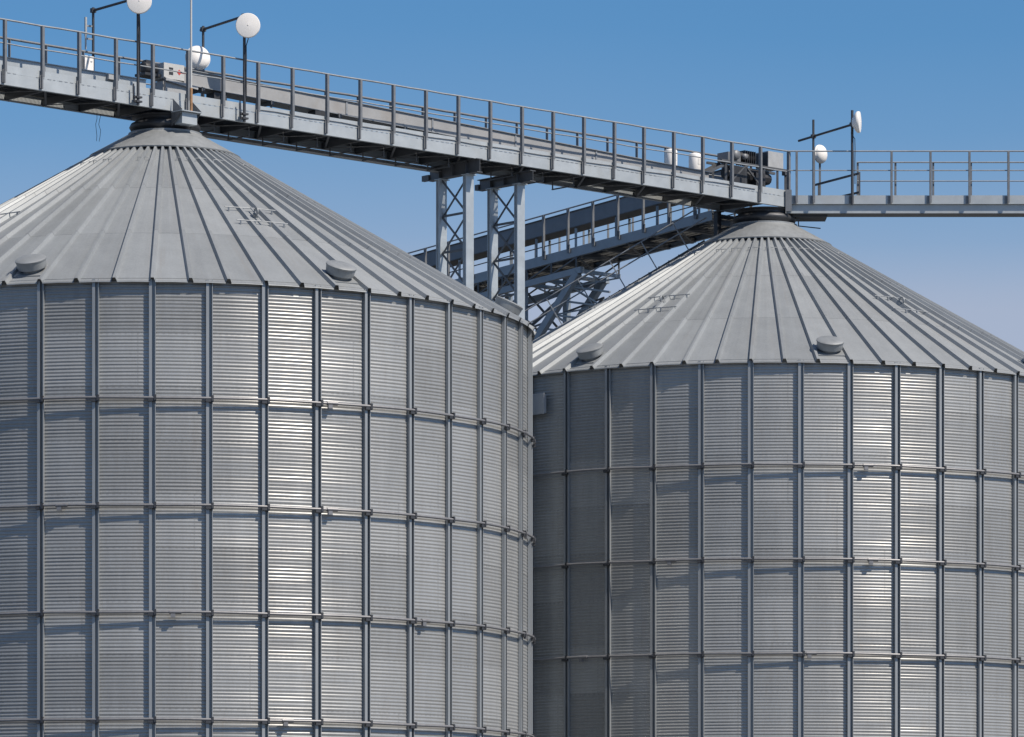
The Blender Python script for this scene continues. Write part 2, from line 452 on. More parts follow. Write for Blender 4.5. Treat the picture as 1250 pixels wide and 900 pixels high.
while s < S1:
    b.bar(LA(s, -.80, 19.72), LA(s, .78, 19.72), .06, .16); s += PS
b.build('cross_beam', MDARK, cat)
b = MB(); s = S0 + .2; i = 0
while s + PS < S1:                                        # wind bracing under the floor
    o = (.7, -.7) if i % 2 else (-.7, .7)
    b.bar(LA(s, o[0], 19.65), LA(s + PS, o[1], 19.65), .05, .012); s += PS; i += 1
b.build('wind_bracing', MDARK, cat)
# posts: flat bars on edge, bolted to the side plate
def post_mesh(sgn):
    b = MB(); of = .845 if sgn > 0 else -.865
    b.bar(LA(0, of, 19.90), LA(0, of, 21.06), .014, .085, NN)
    b.bar(LA(.03, of + sgn * .032, 19.90), LA(.03, of + sgn * .032, 21.06), .06, .010, NN)
    b.box(LA(0.0, of, 19.80), D, NN, Z, .03, .085, .32)
    b.box(LA(0.0, of, 19.80), D, NN, Z, .085, .02, .30)
    return b
fp = post_mesh(1).build('post', MPOST, cat); bp_ = post_mesh(-1).build('post', MPOST, cat)
fp.location += D * (-10 * PS); bp_.location += D * (-10 * PS + .35)
jit = lambda: D * random.uniform(-.012, .012) + Z * random.uniform(-.006, .004)
for i in range(1, 30): dup(fp, D * (i * PS) + jit()); dup(bp_, D * (i * PS) + jit())
for sgn, of in ((1, .845), (-1, -.865)):
    b = MB(); b.tube([LA(S0 + (S1 - .05 - S0) * q / 60, of + random.uniform(-.006, .006), 21.07 + random.uniform(-.006, .006)) for q in range(61)], .022 if sgn > 0 else .03, 8); b.build('top_rail', MRAIL if sgn > 0 else MPOST, cat)
    b = MB(); b.tube([LA(S0 + (S1 - .05 - S0) * q / 60, of - sgn * .02, 20.54 + random.uniform(-.008, .008)) for q in range(61)], .016, 8); b.build('mid_rail', MRAIL, cat)
# cable tray on hangers under the far side
b = MB(); hbar(b, LA, -.72, 19.46, 19.585, .6, 9.5, .006); b.bar(LA(.6, -.60, 19.46), LA(9.5, -.60, 19.46), .24, .006); b.build('cable_tray', MTROUGH, cat)
b = MB()
for i in range(0, 12):
    s = 1.2 + i * PS
    b.bar(LA(s, -.45, 19.64), LA(s, -.45, 19.43), .035, .035); b.bar(LA(s, -.47, 19.43), LA(s, .35, 19.43), .035, .03); b.bar(LA(s, .33, 19.43), LA(s, .33, 19.64), .03, .03)
b.build('tray_hanger', MDARK, cat)

# second catwalk, leaving the far silo to the right
YB, YK = 119.81, 121.42
def LB(s, o, h): return Vector((s, YB + .8 - o, h + CAM_Z))     # o = +.8 front, -.8 back
cat2 = thing('catwalk', 'level catwalk leading off to the right from the far silo roof', 'catwalk', LB(7.2, 0, 19.69), 'catwalks')
X0, X1 = 7.05, 20.5
for sgn, of in ((1, .78), (-1, -.80)):
    b = MB(); hbar(b, LB, of, 19.70, 19.925, X0, X1, .008); b.bar(LB(X0, of - sgn * .04, 19.704), LB(X1, of - sgn * .04, 19.704), .075, .006)
    b.build('toe_board', MPLATE, cat2)
b = MB(); hbar(b, LB, .70, 19.47, 19.694, X0 + .1, X1, .008)
hbar(b, LB, .20, 19.48, 19.694, X0 + .1, X1, .008)
gd = b.build('girder', MPLATE, cat2)
b = MB(); b.bar(LB(X0 + .1, .44, 19.464), LB(X1, .44, 19.464), .56, .012); b.build('bottom_flange', MDARK, gd)
b = MB(); grating(b, LB, X0, X1, -.76, .74, 19.735); b.build('floor_grating', MGRATE, cat2)
def post2(sgn):
    b = MB(); of = .83 if sgn > 0 else -.85
    b.bar(LB(0, of, 19.72), LB(0, of, 21.06), .012, .07, (0, 1, 0))
    b.bar(LB(.026, of + sgn * .03, 19.72), LB(.026, of + sgn * .03, 21.06), .052, .010, (0, 1, 0))
    b.box(LB(-.02, of - sgn * .02, 19.80), (1, 0, 0), (0, 1, 0), Z, .10, .02, .2)
    return b
for sgn, xs in ((1, [7.41, 7.86] + [8.87 + 1.017 * i for i in range(11)]), (-1, [8.13 + 1.0 * i for i in range(12)])):
    q = post2(sgn).build('post', MPOST, cat2); base = q.location.copy()
    for i, x in enumerate(xs):
        if i == 0: q.location = base + Vector((x, 0, 0))
        else:
            c = q.copy(); COL.objects.link(c); c.parent = cat2; c.location = base + Vector((x, 0, 0))
    of = .83 if sgn > 0 else -.85; xa = 7.2 if sgn > 0 else 9.13
    b = MB(); b.tube([LB(xa, of, 21.07), LB(X1, of, 21.07)], .019, 8); b.build('top_rail', MRAIL, cat2)
    b = MB(); b.tube([LB(xa, of - sgn * .02, 20.57), LB(X1, of - sgn * .02, 20.57)], .015, 8); b.build('mid_rail', MRAIL, cat2)
b = MB()                                                  # gate rails across the back opening and the corner post
b.bar(LB(8.0, -.75, 20.45), LB(9.13, .1, 20.62), .05, .05); b.bar(LB(8.0, -.75, 19.98), LB(9.13, .1, 20.12), .05, .05); b.bar(LB(8.12, -.8, 19.9), LB(8.12, -.8, 20.5), .09, .05)
b.bar(LB(9.13, .1, 19.75), LB(9.13, .1, 20.65), .05, .04)
b.build('gate_bar', MDARK, cat2)
b = MB(); b.box(LB(7.22, .84, 19.78), (1, 0, 0), (0, 1, 0), Z, .16, .06, .56); b.build('corner_plate', MPOST, cat2)
b = MB(); b.box(LB(7.75, .15, 19.43), (1, 0, 0), (0, 1, 0), Z, 1.0, .8, .05); b.bar(LB(7.5, .5, 19.36), LB(7.5, .5, 19.16), .03, .03); b.bar(LB(7.5, .5, 19.17), LB(8.1, .1, 19.17), .025, .025)
b.build('landing_frame', MCLAMP, cat2)

# ------------------------------------------------------------------ conveyors lying along the catwalk
cv1 = thing('conveyor', 'pale conveyor trough at far left, ending above the near silo', 'conveyor', LA(-6, 0, 19.86), 'drag conveyors')
b = MB(); b.bar(LA(S0, .02, 20.12), LA(-.75, .02, 20.12), .44, .50); body = b.build('trough', MPLATE, cv1)
b = MB(); b.bar(LA(S0, .02, 20.375), LA(-.75, .02, 20.375), .50, .018); b.build('trough_lid', MPLATE, body)
b = MB()
for i in range(8):
    s = -1.75 - i * 1.9
    b.box(LA(s, .245, 20.27), D, NN, Z, .05, .012, .2)
b.build('trough_flange', MRAIL, body)
b = MB(); b.box(LA(-1.75, .29, 20.29), D, NN, Z, .30, .10, .11); b.build('terminal_box', MGREY, cv1)

def ctop(s): return 20.80 - .0255 * s
cv2 = thing('conveyor', 'warm grey trough conveyor sloping gently from near silo to far silo', 'conveyor', LA(8, 0, 19.9), 'drag conveyors')
b = MB(); b.bar(LA(.4, 0, ctop(.4) - .19), LA(17.6, 0, ctop(17.6) - .19), .42, .34); body = b.build('trough', MTROUGH, cv2)
b = MB(); b.bar(LA(.4, 0, ctop(.4) - .012), LA(17.6, 0, ctop(17.6) - .012), .50, .018); b.bar(LA(.4, 0, ctop(.4) - .37), LA(17.6, 0, ctop(17.6) - .37), .52, .014); b.build('trough_lid', MRAIL, body)
fl = None
for i in range(7):
    s = 2.6 + i * 2.75
    if s > 17: break
    b = MB(); b.box(LA(s, .219, ctop(s) - .19), D, NN, Z, .05, .016, .34); b.build('joint_flange', MRAIL, body)
for i in range(8):
    s = .9 + i * 2.09
    b = MB(); b.bar(LA(s, -.30, ctop(s) - .42), LA(s, .30, ctop(s) - .42), .09, .09)
    sp_ = b.build('trough_support', MDARK, cv2)
    for o in (-.24, .24):
        b = MB(); b.bar(LA(s, o, 19.84), LA(s, o, ctop(s) - .36), .06, .05); b.build('leg', MDARK, sp_)
b = MB(); b.box(LA(1.45, .1, 20.24), D, NN, Z, .38, .3, .2); b.build('slide_gate', MBLACK, cv2)
b = MB(); b.box(LA(4.55, .12, 20.24), D, NN, Z, .42, .28, .12); b.build('slide_gate', MBLACK, cv2)
# discharge head with drive over the near silo
hd = thing('drive_station', 'white conveyor head box with red mark, dark motor beside it, over near silo', 'conveyor drive', LA(0, 0, 19.9))
b = MB(); b.box(LA(.07, .0, 20.67), D, NN, Z, .60, .5, .36); hb = b.build('head_box', MBOX, hd)
b = MB(); b.box(LA(-.02, .252, 20.73), D, NN, Z, .12, .006, .05); b.box(LA(-.02, .252, 20.62), D, NN, Z, .12, .006, .07); b.build('black_print', MBLACK, hb)
b = MB(); c = LA(.22, .252, 20.67); b.box(c, D + Z, NN, Z - D, .095, .006, .095); b.box(c + D * .12, D, NN, Z, .14, .006, .025); b.build('red_print', MRED, hb)
b = MB(); b.lathe(LA(-.62, -.05, 20.72), D, [(0, 0), (.13, 0), (.14, .03), (.14, .34), (.10, .37), (0, .37)], 20); b.box(LA(-.45, -.05, 20.55), D, NN, Z, .5, .4, .06); b.box(LA(-.5, -.05, 20.86), D, NN, Z, .14, .14, .08); b.build('motor', MBLACK, hd)
b = MB(); b.bar(LA(-.2, .27, 20.46), LA(.75, .27, 20.36), .05, .07); b.box(LA(.1, .0, 20.20), D, NN, Z, .7, .45, .44); b.build('discharge_chute', MGREY, hd)
b = MB(); b.bar(LA(-.25, .30, 20.50), LA(-.25, .30, 20.12), .05, .04); b.build('bracket', MDARK, hd)

# drive at the far end of the conveyor
dv = thing('conveyor_drive', 'dark gearbox and grey motor box above the far silo, behind the railing', 'conveyor drive', LA(19, 0, 20))
b = MB()
b.bar(LA(17.5, .2, 20.30), LA(18.4, .2, 20.72), .05, .07); b.bar(LA(17.5, -.2, 20.30), LA(18.4, -.2, 20.72), .05, .07)
for s in (18.2, 18.9, 19.6, 20.1):
    for o in (-.24, .24): b.bar(LA(s, o, 19.95), LA(s, o, 20.66), .06, .06)
b.bar(LA(18.0, .26, 20.70), LA(20.5, .26, 20.70), .06, .06); b.bar(LA(18.0, -.26, 20.70), LA(20.5, -.26, 20.70), .06, .06)
b.bar(LA(18.2, .26, 20.05), LA(18.9, .26, 20.66), .04, .04); b.bar(LA(19.6, .26, 20.05), LA(18.9, .26, 20.66), .04, .04)
b.build('drive_frame', MDARK, dv)
b = MB(); b.box(LA(18.55, 0, 20.85), D, NN, Z, .46, .40, .24); b.lathe(LA(18.55, .20, 20.90), NN, [(0, .12), (.11, .12), (.13, .06), (.13, 0)], 20); b.lathe(LA(18.9, .20, 20.90), NN, [(0, .08), (.07, .08), (.08, 0)], 16); b.build('gearbox', MPOST, dv)
b = MB(); b.lathe(LA(18.85, 0, 20.91), D, [(.10, 0), (.15, .02), (.15, .22), (.17, .23), (.17, .30), (.15, .31), (.15, .55), (.09, .58), (0, .58)], 20)
for k in range(6): b.box(LA(18.98 + .075 * k, 0, 20.91), D, NN, Z, .014, .35, .35)
b.build('motor', MBLACK, dv)
b = MB(); b.box(LA(20.0, .05, 20.93), D, NN, Z, .56, .46, .42); mb_ = b.build('motor_box', MGREY, dv)
b = MB(); b.box(LA(19.715, .05, 20.93), D, NN, Z, .02, .42, .36); b.build('box_grille', MBLACK, mb_)
b = MB(); b.lathe(LA(18.4, 0, 20.45), D, [(.0, 0), (.16, 0), (.20, .2), (.20, 1.4), (.14, 1.6), (0, 1.6)], 10, False); b.box(LA(18.7, .1, 20.4), D, NN, Z, .5, .34, .44); b.box(LA(19.45, .05, 20.36), D, NN, Z, .34, .44, .34); b.build('tail_casing', MBLACK, dv)
b = MB(); b.bar(LA(20.55, .1, 20.0), LA(20.55, .1, 20.62), .07, .07); b.box(LA(20.55, .1, 20.68), D, NN, Z, .16, .12, .14); b.box(LA(20.5, .1, 20.02), D, NN, Z, .5, .3, .05); b.build('stop_switch_stand', MDARK, dv)

def canister(s, o, label):
    t = thing('canister', label, 'canister', LA(s, o, 20.47), 'white canisters on the railing')
    b = MB(); b.lathe(LA(s, o, 20.50), Z, [(0, 0), (.155, 0), (.165, .02), (.165, .40), (.15, .43), (.06, .46), (0, .46)], 24); b.build('canister_body', MWHITE, t)
    b = MB(); b.box(LA(s, o + .163, 20.72), D, NN, Z, .09, .012, .15); b.build('cover_plate', MOFFW, t)
    b = MB(); b.bar(LA(s - .02, o - .1, 20.16), LA(s - .02, o - .1, 20.52), .05, .05); b.box(LA(s, o, 20.485), D, NN, Z, .36, .34, .03); b.build('foot_bracket', MDARK, t)
canister(16.93, -.5, 'left of two white canisters behind the railing before the far silo')
canister(17.80, -.5, 'right of two white canisters behind the railing, nearest the drive')

# ------------------------------------------------------------------ portal frames in the gap between the silos
def portal(s, label, hb0, hb1, oa, ob, ext):
    t = thing('portal_frame', label, 'support frame', LA(s, 0, -CAM_Z), 'support frames between the silos')
    for o in (-.5, .5):
        b = MB()
        for dd in (-1, 1):                          # rolled section: two flanges and a web
            pass
        b.box(LA(s, o + .055, (hb0 - CAM_Z) / 2), D, NN, Z, .25, .014, hb0 + CAM_Z)
        b.box(LA(s, o - .055, (hb0 - CAM_Z) / 2), D, NN, Z, .25, .014, hb0 + CAM_Z)
        b.box(LA(s - .085, o, (hb0 - CAM_Z) / 2), D, NN, Z, .014, .096, hb0 + CAM_Z)
        b.box(LA(s, o + .02, hb0 - .012), D, NN, Z, .30, .24, .02)
        b.build('column', MCOLM, t)
    b = MB()
    b.box(LA(s, (oa + ob) / 2, (hb0 + hb1) / 2 + .002), D, NN, Z, .012, ob - oa, hb1 - hb0 - .03)
    for hh in (hb0 + .012, hb1 - .006): b.box(LA(s, (oa + ob) / 2, hh), D, NN, Z, .18, ob - oa, .018)
    b.box(LA(s, oa - ext / 2, hb0 + .10), D, NN, Z, .10, ext - .004, .14)
    for o in (-.5, 0, .5): b.box(LA(s - .05, o, (hb0 + hb1) / 2), D, NN, Z, .085, .012, hb1 - hb0 - .05)
    b.build('head_beam', MDARK, t)
    h = hb0 - .04; i = 0
    while h > -CAM_Z + .8:
        b = MB(); b.bar(LA(s - .03, -.44, h), LA(s - .03, .44, h - .86), .055, .012, D); b.bar(LA(s + .03, .44, h), LA(s + .03, -.44, h - .86), .055, .012, D)
        b.bar(LA(s, -.44, h - .88), LA(s, .44, h - .88), .05, .05)
        b.build('bracing', MDARK, t); h -= .90; i += 1
        if i > 8: break
    return t
portal(9.02, 'left support frame of the pair under the catwalk, with deeper head beam', 19.265, 19.605, -.93, .93, .26)
portal(10.72, 'right support frame of the pair under the catwalk, with shallower head beam', 19.225, 19.50, -.98, 1.0, .14)

# support post from far roof to catwalk, its shade put in as black
t = thing('support_post', 'shade-blackened stub post between the far roof and the catwalk underside', 'support post', LA(18.9, -.78, 18.0))
b = MB(); rz_ = roof_z(hypot(.96, .78) + .05) - CAM_Z
b.box(LA(18.9, -.78, (19.60 + rz_) / 2), D, NN, Z, .14, .14, 19.60 - rz_); b.build('post_tube', MBLACK, t)
b = MB(); b.box(LA(18.9, -.78, 19.58), D, NN, Z, .24, .24, .02); b.build('post_plate', MDARK, t)

# ------------------------------------------------------------------ conveyor gallery coming in from behind
def G(tt, o, h): return P2 - NN * tt - D * o + Z * (h + CAM_Z)
def RL(tt): return 20.86 - .069 * tt
def GS(tt, o, dh): return G(tt, o, RL(tt) + dh)
T0, T1 = 1.15, 24.
gal = thing('conveyor_gallery', 'shaded conveyor gallery with railings behind the catwalk, rising to the far silo', 'conveyor gallery', G(8, 0, 19.0))
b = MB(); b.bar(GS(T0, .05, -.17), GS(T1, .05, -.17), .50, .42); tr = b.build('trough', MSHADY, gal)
b = MB(); b.bar(GS(T0, .05, .05), GS(T1, .05, .05), .58, .02); b.bar(GS(T0, .05, -.39), GS(T1, .05, -.39), .58, .02); b.build('trough_lid', MDARK, tr)
for i in range(14):
    tt = 2.2 + i * 1.6
    for o in (-.25, .25):
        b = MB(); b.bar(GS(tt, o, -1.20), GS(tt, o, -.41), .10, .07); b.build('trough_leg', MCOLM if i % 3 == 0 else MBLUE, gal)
for of in (.80, -.80):
    b = MB(); sg = 1 if of > 0 else -1
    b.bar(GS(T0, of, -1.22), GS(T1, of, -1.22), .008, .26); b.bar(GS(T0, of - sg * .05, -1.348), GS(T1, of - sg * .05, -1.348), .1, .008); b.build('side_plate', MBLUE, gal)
    b = MB(); b.tube([GS(T0, of * 1.04, 0), GS(T1, of * 1.04, 0)], .022, 8); b.build('top_rail', MRAIL, gal)
    b = MB(); b.tube([GS(T0, of * 1.03, -.86), GS(T1, of * 1.03, -.86)], .016, 8); b.build('mid_rail', MDARK, gal)
    b = MB()
    pb = G(0, of * 1.045, RL(0)); ax = (G(0, 1, 0) - G(0, 0, 0))
    b.box(pb + Z * -.56, ax, NN, Z, .07, .012, 1.12); b.box(pb + ax * (.03 * sg) + Z * -.56 - NN * .025, ax, NN, Z, .01, .05, 1.12); b.box(pb - Z * 1.1, ax, NN, Z, .03, .10, .22)
    q = b.build('post', MPOST, gal); base = q.location.copy(); k = 0
    for k in range(23):
        tt = 1.74 + .985 * k + (.2 if of < 0 else 0)
        off = -NN * tt + Z * (RL(tt) - RL(0))
        if k == 0: q.location = base + off
        else:
            c = q.copy(); COL.objects.link(c); c.parent = gal; c.location = base + off
b = MB(); grating(b, GS, T0, T1, -.78, .78, -1.18); b.build('floor_grating', MGRATE, gal)
b = MB(); tt = T0 + .3
while tt < T1: b.bar(GS(tt, -.78, -1.30), GS(tt, .78, -1.30), .12, .14); tt += .985
b.build('cross_beam', MDARK, gal)
b = MB(); tt = T0 + .3; i = 0
while tt < T1 - 1:
    o = .72 if i % 2 else -.72
    b.bar(GS(tt, o, -1.39), GS(tt + .985, -o, -1.39), .06, .012); tt += .985; i += 1
b.build('wind_bracing', MDARK, gal)

# trestle carrying the gallery
ts = thing('trestle', 'blue grey lattice trestle with slanting struts under the gallery', 'trestle', G(9.4, 0, -CAM_Z))
for tt in (8.5, 10.9):
    for o in (.80, -.80):
        b = MB(); hh = RL(tt) - 1.42
        b.box(G(tt, o, (hh - CAM_Z) / 2), D, NN, Z, .16, .16, hh + CAM_Z); b.build('column', MBLUE, ts)
for o in (.80, -.80):
    te = 6.15 if o > 0 else 6.85
    b = MB(); b.bar(GS(te, o, -1.76), GS(13.0, o, -1.76), .14, .17); b.build('head_beam', MBLUE, ts)
    b = MB(); b.bar(G(te + 2.27, o, 16.55), G(te + .17, o, 18.62), .20, .16, D); b.build('strut', MBLUE, ts)
    b = MB()
    for q in range(7):
        tq = 6.4 + q
        b.bar(GS(tq, o, -1.36), GS(tq, o, -1.69), .05, .05)
        b.bar(GS(tq, o, -1.38), GS(tq + 1, o, -1.68), .035, .035)
    b.build('web_bars', MDARK, ts)
for tt in (8.5, 10.9):
    h = 18.35; b = MB()
    while h > 3:
        b.bar(G(tt, .74, h), G(tt, -.74, h - 1.1), .05, .05); b.bar(G(tt, -.74, h), G(tt, .74, h - 1.1), .05, .05); b.bar(G(tt, .74, h - 1.13), G(tt, -.74, h - 1.13), .06, .06); h -= 1.15
    b.build('cross_bracing', MDARK, ts)
for o in (.8, -.8):
    h = 18.35; b = MB()
    while h > 3:
        b.bar(G(8.58, o, h), G(10.82, o, h - 1.6), .05, .05); b.bar(G(10.82, o, h), G(8.58, o, h - 1.6), .05, .05); b.bar(G(8.58, o, h - 1.65), G(10.82, o, h - 1.65), .05, .05); h -= 1.7
    b.build('side_bracing', MDARK, ts)
b = MB()                                                  # lattice between the two slanting struts
for q in range(6):
    f = q / 6; g = (q + 1) / 6
    pa = lambda f, o: G(8.42 - 2.1 * f, o, 16.55 + 2.07 * f)
    b.bar(pa(f, .72), pa(f, -.72), .05, .05); s_ = .72 if q % 2 else -.72; b.bar(pa(f, s_), pa(g, -s_), .045, .045)
for q in range(4):
    b.bar(GS(6.3 + q * .7, .74, -1.76), GS(6.3 + q * .7, -.74, -1.76), .07, .10)
    b.bar(GS(6.3 + q * .7, .74, -1.74), GS(7.0 + q * .7, -.74, -1.74), .05, .03)
b.build('strut_lattice', MBLUE, ts)
b = MB()
for o in (.72, -.72):
    b.bar(G(8.5, o, 17.9), G(6.9, o, 18.15), .045, .045); b.bar(G(8.5, o, 17.3), G(7.5, o, 17.45), .045, .045); b.bar(G(8.5, o, 17.3), G(6.9, o, 18.15), .04, .04)
b.build('strut_ties', MDARK, ts)

# ------------------------------------------------------------------ antennas
def mast_frame(pb, pf, hb0, hb1, hf0, hf1, harm, over, label, clamp):
    t = thing('antenna_mast', label, 'antenna mast', (pb + pf) / 2 + Z * (19.9 + CAM_Z), 'antenna masts on the catwalks')
    z = lambda p, h: p + Z * (h + CAM_Z)
    b = MB(); b.tube([z(pb, hb0), z(pb, hb1)], .032, 10); b.build('pole', MMAST, t)
    b = MB(); b.tube([z(pf, hf0), z(pf, hf1)], .036, 10); fp_ = b.build('pole', MMAST, t)
    e = (pf - pb).normalized()
    b = MB(); b.tube([z(pb - e * over[0], harm), z(pf + e * over[1], harm)], .032, 8)
    for p in (pb, pf): b.box(z(p, harm), e, e.cross(Z), Z, .10, .11, .10)
    b.build('cross_arm', MMAST, t)
    if clamp:
        b = MB()
        for h in clamp:
            b.box(z(pf, h), D, NN, Z, .16, .12, .04); b.bar(z(pf, h) - D * .14 + NN * .03, z(pf, h) - D * .02, .03, .05)
        b.bar(z(pf, clamp[0]) - D * .13, z(pf, clamp[1] + .30) - D * .13, .03, .03)
        b.build('clamp', MMAST, fp_)
    return t
pl = lambda s, o: P1 + D * s + NN * o
mast_frame(pl(-1.40, -.92), pl(-1.50, .92), 19.9, 22.14, 19.60, 22.30, 22.07, (.0, .05), 'leftmost antenna mast frame spanning the catwalk, at the top left', (19.68, 19.78))
mast_frame(pl(1.88, -.95), pl(1.63, .92), 20.1, 22.16, 19.60, 22.12, 22.08, (.12, .12), 'antenna mast frame straddling the catwalk just right of the whip aerial', (19.68, 19.78))
mast_frame(Vector((7.98, 121.47, 0)), Vector((8.88, 119.74, 0)), 19.75, 22.2, 19.66, 22.13, 21.76, (.75, .16), 'antenna mast frame on the right catwalk by the far silo', None)

def dish(c, ax, r, depth, label, mast_dir):
    t = thing('dish_antenna', label, 'dish antenna', c, 'white dish antennas'); ax = Vector(ax).normalized()
    b = MB(); b.lathe(c, ax, [(0, -depth * .8), (r * .35, -depth * .75), (r * .8, -depth * .35), (r, -.02), (r * 1.01, 0), (r * 1.01, .035), (r * .97, .055)], 48); b.build('dish_shell', MWHITE, t)
    b = MB(); b.lathe(c, ax, [(r * .97, .055), (r * .6, .072), (r * .2, .078), (.03, .08), (.0, .08)], 48); rd = b.build('radome', MWHITE, t)
    b = MB(); b.lathe(c, ax, [(.014, .079), (.014, .085), (0, .086)], 10); b.build('radome_button', MOFFW, rd)
    b = MB(); b.bar(c - ax * depth * .75, c + Vector(mast_dir), .09, .10); b.build('mount_bracket', MMAST, t)
    m_ = c + Vector(mast_dir); b = MB(); b.tube([c - ax * depth * .6 - Z * .05, c - ax * depth * .9 - Z * .28, m_ + Vector((.045, 0, -.42)), m_ + Vector((.05, -.02, -.7)), m_ + Vector((.045, 0, -1.1)), m_ + Vector((.05, 0, -1.6))], .011, 6); b.build('feed_cable', MCABLE, t)
c = pl(-1.50, .92); dish(c + Vector((.05, -.27, 21.93 + CAM_Z)), (.05, -1, -.02), .285, .2, 'white round dish facing us on the leftmost mast, cut by the top edge', (-.05, .24, 0))
c = pl(1.63, .92); dish(c + Vector((.10, -.27, 21.80 + CAM_Z)), (.03, -1, -.02), .285, .2, 'white round dish facing us, whole, right of the whip aerial', (-.10, .24, 0))
dish(Vector((9.02, 119.62, 21.80 + CAM_Z)), (1, -.22, .0), .275, .2, 'white dish seen edge-on at the top of the right mast', (-.12, .08, 0))

def dome(c, ax, r, label, to):
    t = thing('dome_antenna', label, 'dome antenna', c, 'white dome antennas'); ax = Vector(ax).normalized()
    pr = [(0, -r * .30), (r * .6, -r * .28), (r * .9, -r * .15), (r, 0), (r, r * .15)]
    b = MB(); b.lathe(c, ax, pr, 40); b.build('shell', MOFFW, t)
    b = MB(); b.lathe(c, ax, [(r * 1.015, r * .08), (r * 1.015, r * .18)] + [(r * cos(q * pi / 16), r * .18 + r * .62 * sin(q * pi / 16)) for q in range(9)], 40); b.build('radome', MWHITE, t)
    b = MB(); b.bar(c - ax * r * .28, Vector(to), .08, .10); b.build('mount_bracket', MMAST, t)
c = pl(1.88, -.95); dome(c + Vector((-.13, -.12, 21.36 + CAM_Z)), (.25, -.8, .25), .30, 'white dome antenna behind the railing near the near silo top', c + Z * (21.36 + CAM_Z))
dome(Vector((8.13, 121.45, 21.28 + CAM_Z)), (.75, -.55, .05), .245, 'white dome antenna on the right catwalk, half behind its mast', (7.98, 121.47, 21.28 + CAM_Z))

t = thing('panel_antenna', 'slim pale panel antenna clamped beside the leftmost mast', 'panel antenna', pl(-1.58, -.90) + Z * (21.2 + CAM_Z))
c = pl(-1.58, -.97); b = MB(); b.box(c + Z * (21.68 + CAM_Z), D, NN, Z, .045, .04, .44); b.tube([c + Z * (21.15 + CAM_Z), c + Z * (21.5 + CAM_Z)], .022, 10); b.build('panel', MGREY, t)
for h in (21.7, 21.4):
    b = MB(); b.bar(c + Z * (h + CAM_Z), pl(-1.40, -.92) + Z * (h + CAM_Z), .03, .04); b.build('panel_bracket', MRAIL, t)

t = thing('whip_antenna', 'tall thin white whip aerial with a rusty foot, above the near silo', 'whip antenna', LA(-.11, 1.12, 19.60))
b = MB(); b.tube([LA(-.11, 1.12, 20.12), LA(-.11, 1.12, 21.9), LA(-.10, 1.12, 24.6)], [.026, .024, .016], 10); b.build('whip', MBOX, t)
b = MB(); b.tube([LA(-.11, 1.12, 19.60), LA(-.11, 1.12, 20.14)], .036, 10); b.build('foot_pipe', MRUST, t)
t = thing('antenna_bracket', 'pale shelf bracket bolted under the catwalk edge, carrying the whip aerial', 'bracket', LA(-.15, 1.0, 19.3))
b = MB(); b.box(LA(-.17, 1.03, 19.58), D, NN, Z, .60, .40, .02); b.box(LA(-.17, 1.0, 19.43), D, NN, Z, .44, .28, .26); b.build('shelf', MPLATE, t)
for ss in (-.44, .12):
    b = MB(); b.prism([LA(ss, .85, 19.596), LA(ss, 1.22, 19.596), LA(ss, .85, 19.90)], D * .012); b.build('gusset', MPOST, t)
b = MB(); b.prism([LA(.10, .83, 19.56), LA(.10, 1.2, 19.56), LA(.10, .83, 19.26)], D * .012); b.prism([LA(-.46, .83, 19.56), LA(-.46, 1.2, 19.56), LA(-.46, .83, 19.26)], D * .012); b.build('lower_gusset', MDARK, t)

t = thing('control_box', 'small white square box behind the railing at the far left', 'control box', LA(-1.68, -.80, 20.5))
b = MB(); b.box(LA(-1.68, -.78, 20.775), D, NN, Z, .25, .16, .34); bx = b.build('box_body', MWHITE, t)
b = MB(); b.box(LA(-1.72, -.698, 20.79), D, NN, Z, .03, .008, .08); b.box(LA(-1.62, -.698, 20.82), D, NN, Z, .05, .008, .03); b.build('switches', MGREY, bx)
b = MB(); b.box(LA(-1.86, -.78, 20.70), D, NN, Z, .06, .12, .40); b.build('box_bracket', MDARK, t)

# loose wires hanging beside the near roof
b = MB()
for dx, k in ((0, 0), (.10, 1)):
    pts = [LA(-1.55 + dx, -.6, 19.62 - i * .13) + D * (.03 * sin(i * 1.9 + k)) + NN * .02 * cos(i * 2.3) for i in range(6)]
    b.tube(pts, .006, 5)
tag(b.build('loose_wire', MCABLE), 'thin loose wires dangling from the catwalk left of the near cap', 'wire')
# small cables and conduits
cn = thing('conduit', 'thin dark conduit clipped along the outside of the catwalk toe board', 'conduit', LA(2, .9, 19.9))
b = MB(); b.tube([LA(2.2 + .5 * i, .815, 19.97 + .012 * sin(i * 1.7)) for i in range(34)], .011, 6); b.build('conduit_pipe', MRAIL, cn)
b = MB(); b.tube([LA(2.2, .815, 19.97), LA(2.12, .82, 19.93), LA(2.1, .80, 19.7)], .011, 6); b.build('conduit_elbow', MRAIL, cn)
# ------------------------------------------------------------------ light, sky, camera
SUN_AZ, SUN_EL = 56., 50.       # azimuth from the camera-ward direction towards the right
dirn = Vector((sin(radians(SUN_AZ)) * cos(radians(SUN_EL)), -cos(radians(SUN_AZ)) * cos(radians(SUN_EL)), sin(radians(SUN_EL))))
ld = bpy.data.lights.new('sun', 'SUN'); ld.energy = 5.0; ld.angle = radians(.53); ld.color = (1, .89, .76)
lo = bpy.data.objects.new('sun', ld); COL.objects.link(lo); lo.location = (60, 40, 90)
lo.rotation_euler = dirn.to_track_quat('Z', 'Y').to_euler()
w = bpy.data.worlds.new('World'); SC.world = w; w.use_nodes = True
N = w.node_tree.nodes; L = w.node_tree.links; bg = N['Background']
sk = N.new('ShaderNodeTexSky'); sk.sky_type = 'NISHITA'; sk.sun_disc = False
sk.sun_elevation = radians(SUN_EL); sk.sun_rotation = radians(180 - SUN_AZ)
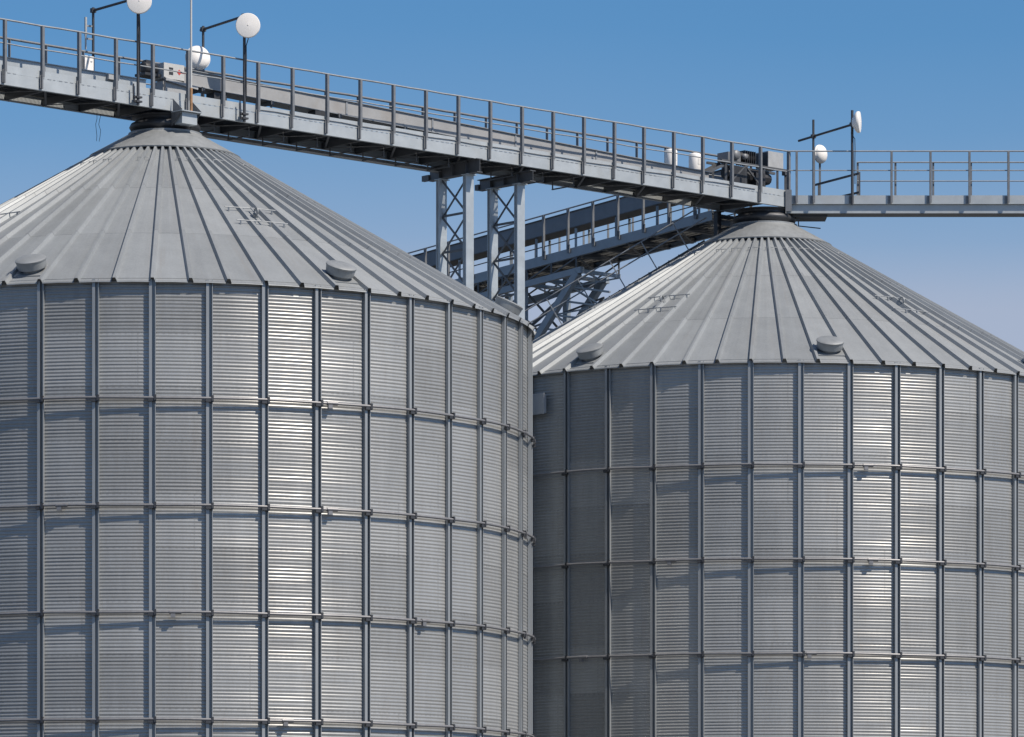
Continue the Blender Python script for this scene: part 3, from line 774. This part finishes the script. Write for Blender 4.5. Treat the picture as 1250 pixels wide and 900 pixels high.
sk.altitude = 0; sk.air_density = 1.0; sk.dust_density = .6; sk.ozone_density = 3.
# deep polarised blue above, a pale band of haze lying on the horizon
mul = N.new('ShaderNodeMix'); mul.data_type = 'RGBA'; mul.blend_type = 'MULTIPLY'; mul.inputs['Factor'].default_value = 1
L.new(sk.outputs[0], mul.inputs['A']); 
tc0 = N.new('ShaderNodeTexCoord'); sx0 = N.new('ShaderNodeSeparateXYZ'); L.new(tc0.outputs['Generated'], sx0.inputs[0])
r0 = N.new('ShaderNodeValToRGB'); L.new(sx0.outputs[2], r0.inputs[0]); r0.color_ramp.elements[0].position = .24; r0.color_ramp.elements[0].color = (.46, .80, 1.03, 1)
r0.color_ramp.elements[1].position = .6; r0.color_ramp.elements[1].color = (.95, .95, .92, 1); L.new(r0.outputs[0], mul.inputs['B'])
tc = N.new('ShaderNodeTexCoord'); sx = N.new('ShaderNodeSeparateXYZ'); L.new(tc.outputs['Generated'], sx.inputs[0])
nz = N.new('ShaderNodeTexNoise'); nz.inputs['Scale'].default_value = 9; nz.inputs['Detail'].default_value = 3; L.new(tc.outputs['Generated'], nz.inputs['Vector'])
ad = math_node(N, L, 'ADD', sx.outputs[2], math_node(N, L, 'MULTIPLY', math_node(N, L, 'SUBTRACT', nz.outputs[0], .5), .016))
rp = N.new('ShaderNodeValToRGB'); L.new(ad, rp.inputs[0]); cr = rp.color_ramp
cr.elements[0].position = 0; cr.elements[0].color = (.85,) * 3 + (1,); cr.elements[1].position = .24; cr.elements[1].color = (0, 0, 0, 1)
for p, v in ((.128, .88), (.142, .84), (.157, .42), (.18, .13), (.20, .02)):
    e = cr.elements.new(p); e.color = (v, v, v, 1)
hz = N.new('ShaderNodeMix'); hz.data_type = 'RGBA'; L.new(rp.outputs[0], hz.inputs['Factor']); L.new(mul.outputs['Result'], hz.inputs['A'])
STR = .10
hz.inputs['B'].default_value = (.42 / STR, .47 / STR, .60 / STR, 1)
L.new(hz.outputs['Result'], bg.inputs[0]); bg.inputs[1].default_value = STR

cd = bpy.data.cameras.new('camera'); co = bpy.data.objects.new('camera', cd); COL.objects.link(co)
co.location = (0, 0, CAM_Z); co.rotation_euler = (pi / 2, 0, 0)
cd.sensor_fit = 'HORIZONTAL'; cd.sensor_width = 36; cd.lens = 36 * 5600 / 1250
cd.shift_y = (1169.8 - 450) / 1250; cd.clip_end = 8000; cd.clip_start = .5
SC.camera = co
SC.view_settings.view_transform = 'Standard'; SC.view_settings.look = 'None'; SC.view_settings.gamma = 1; SC.view_settings.use_curve_mapping = False
SC.view_settings.exposure = 0.
SC.cycles.max_bounces = 6
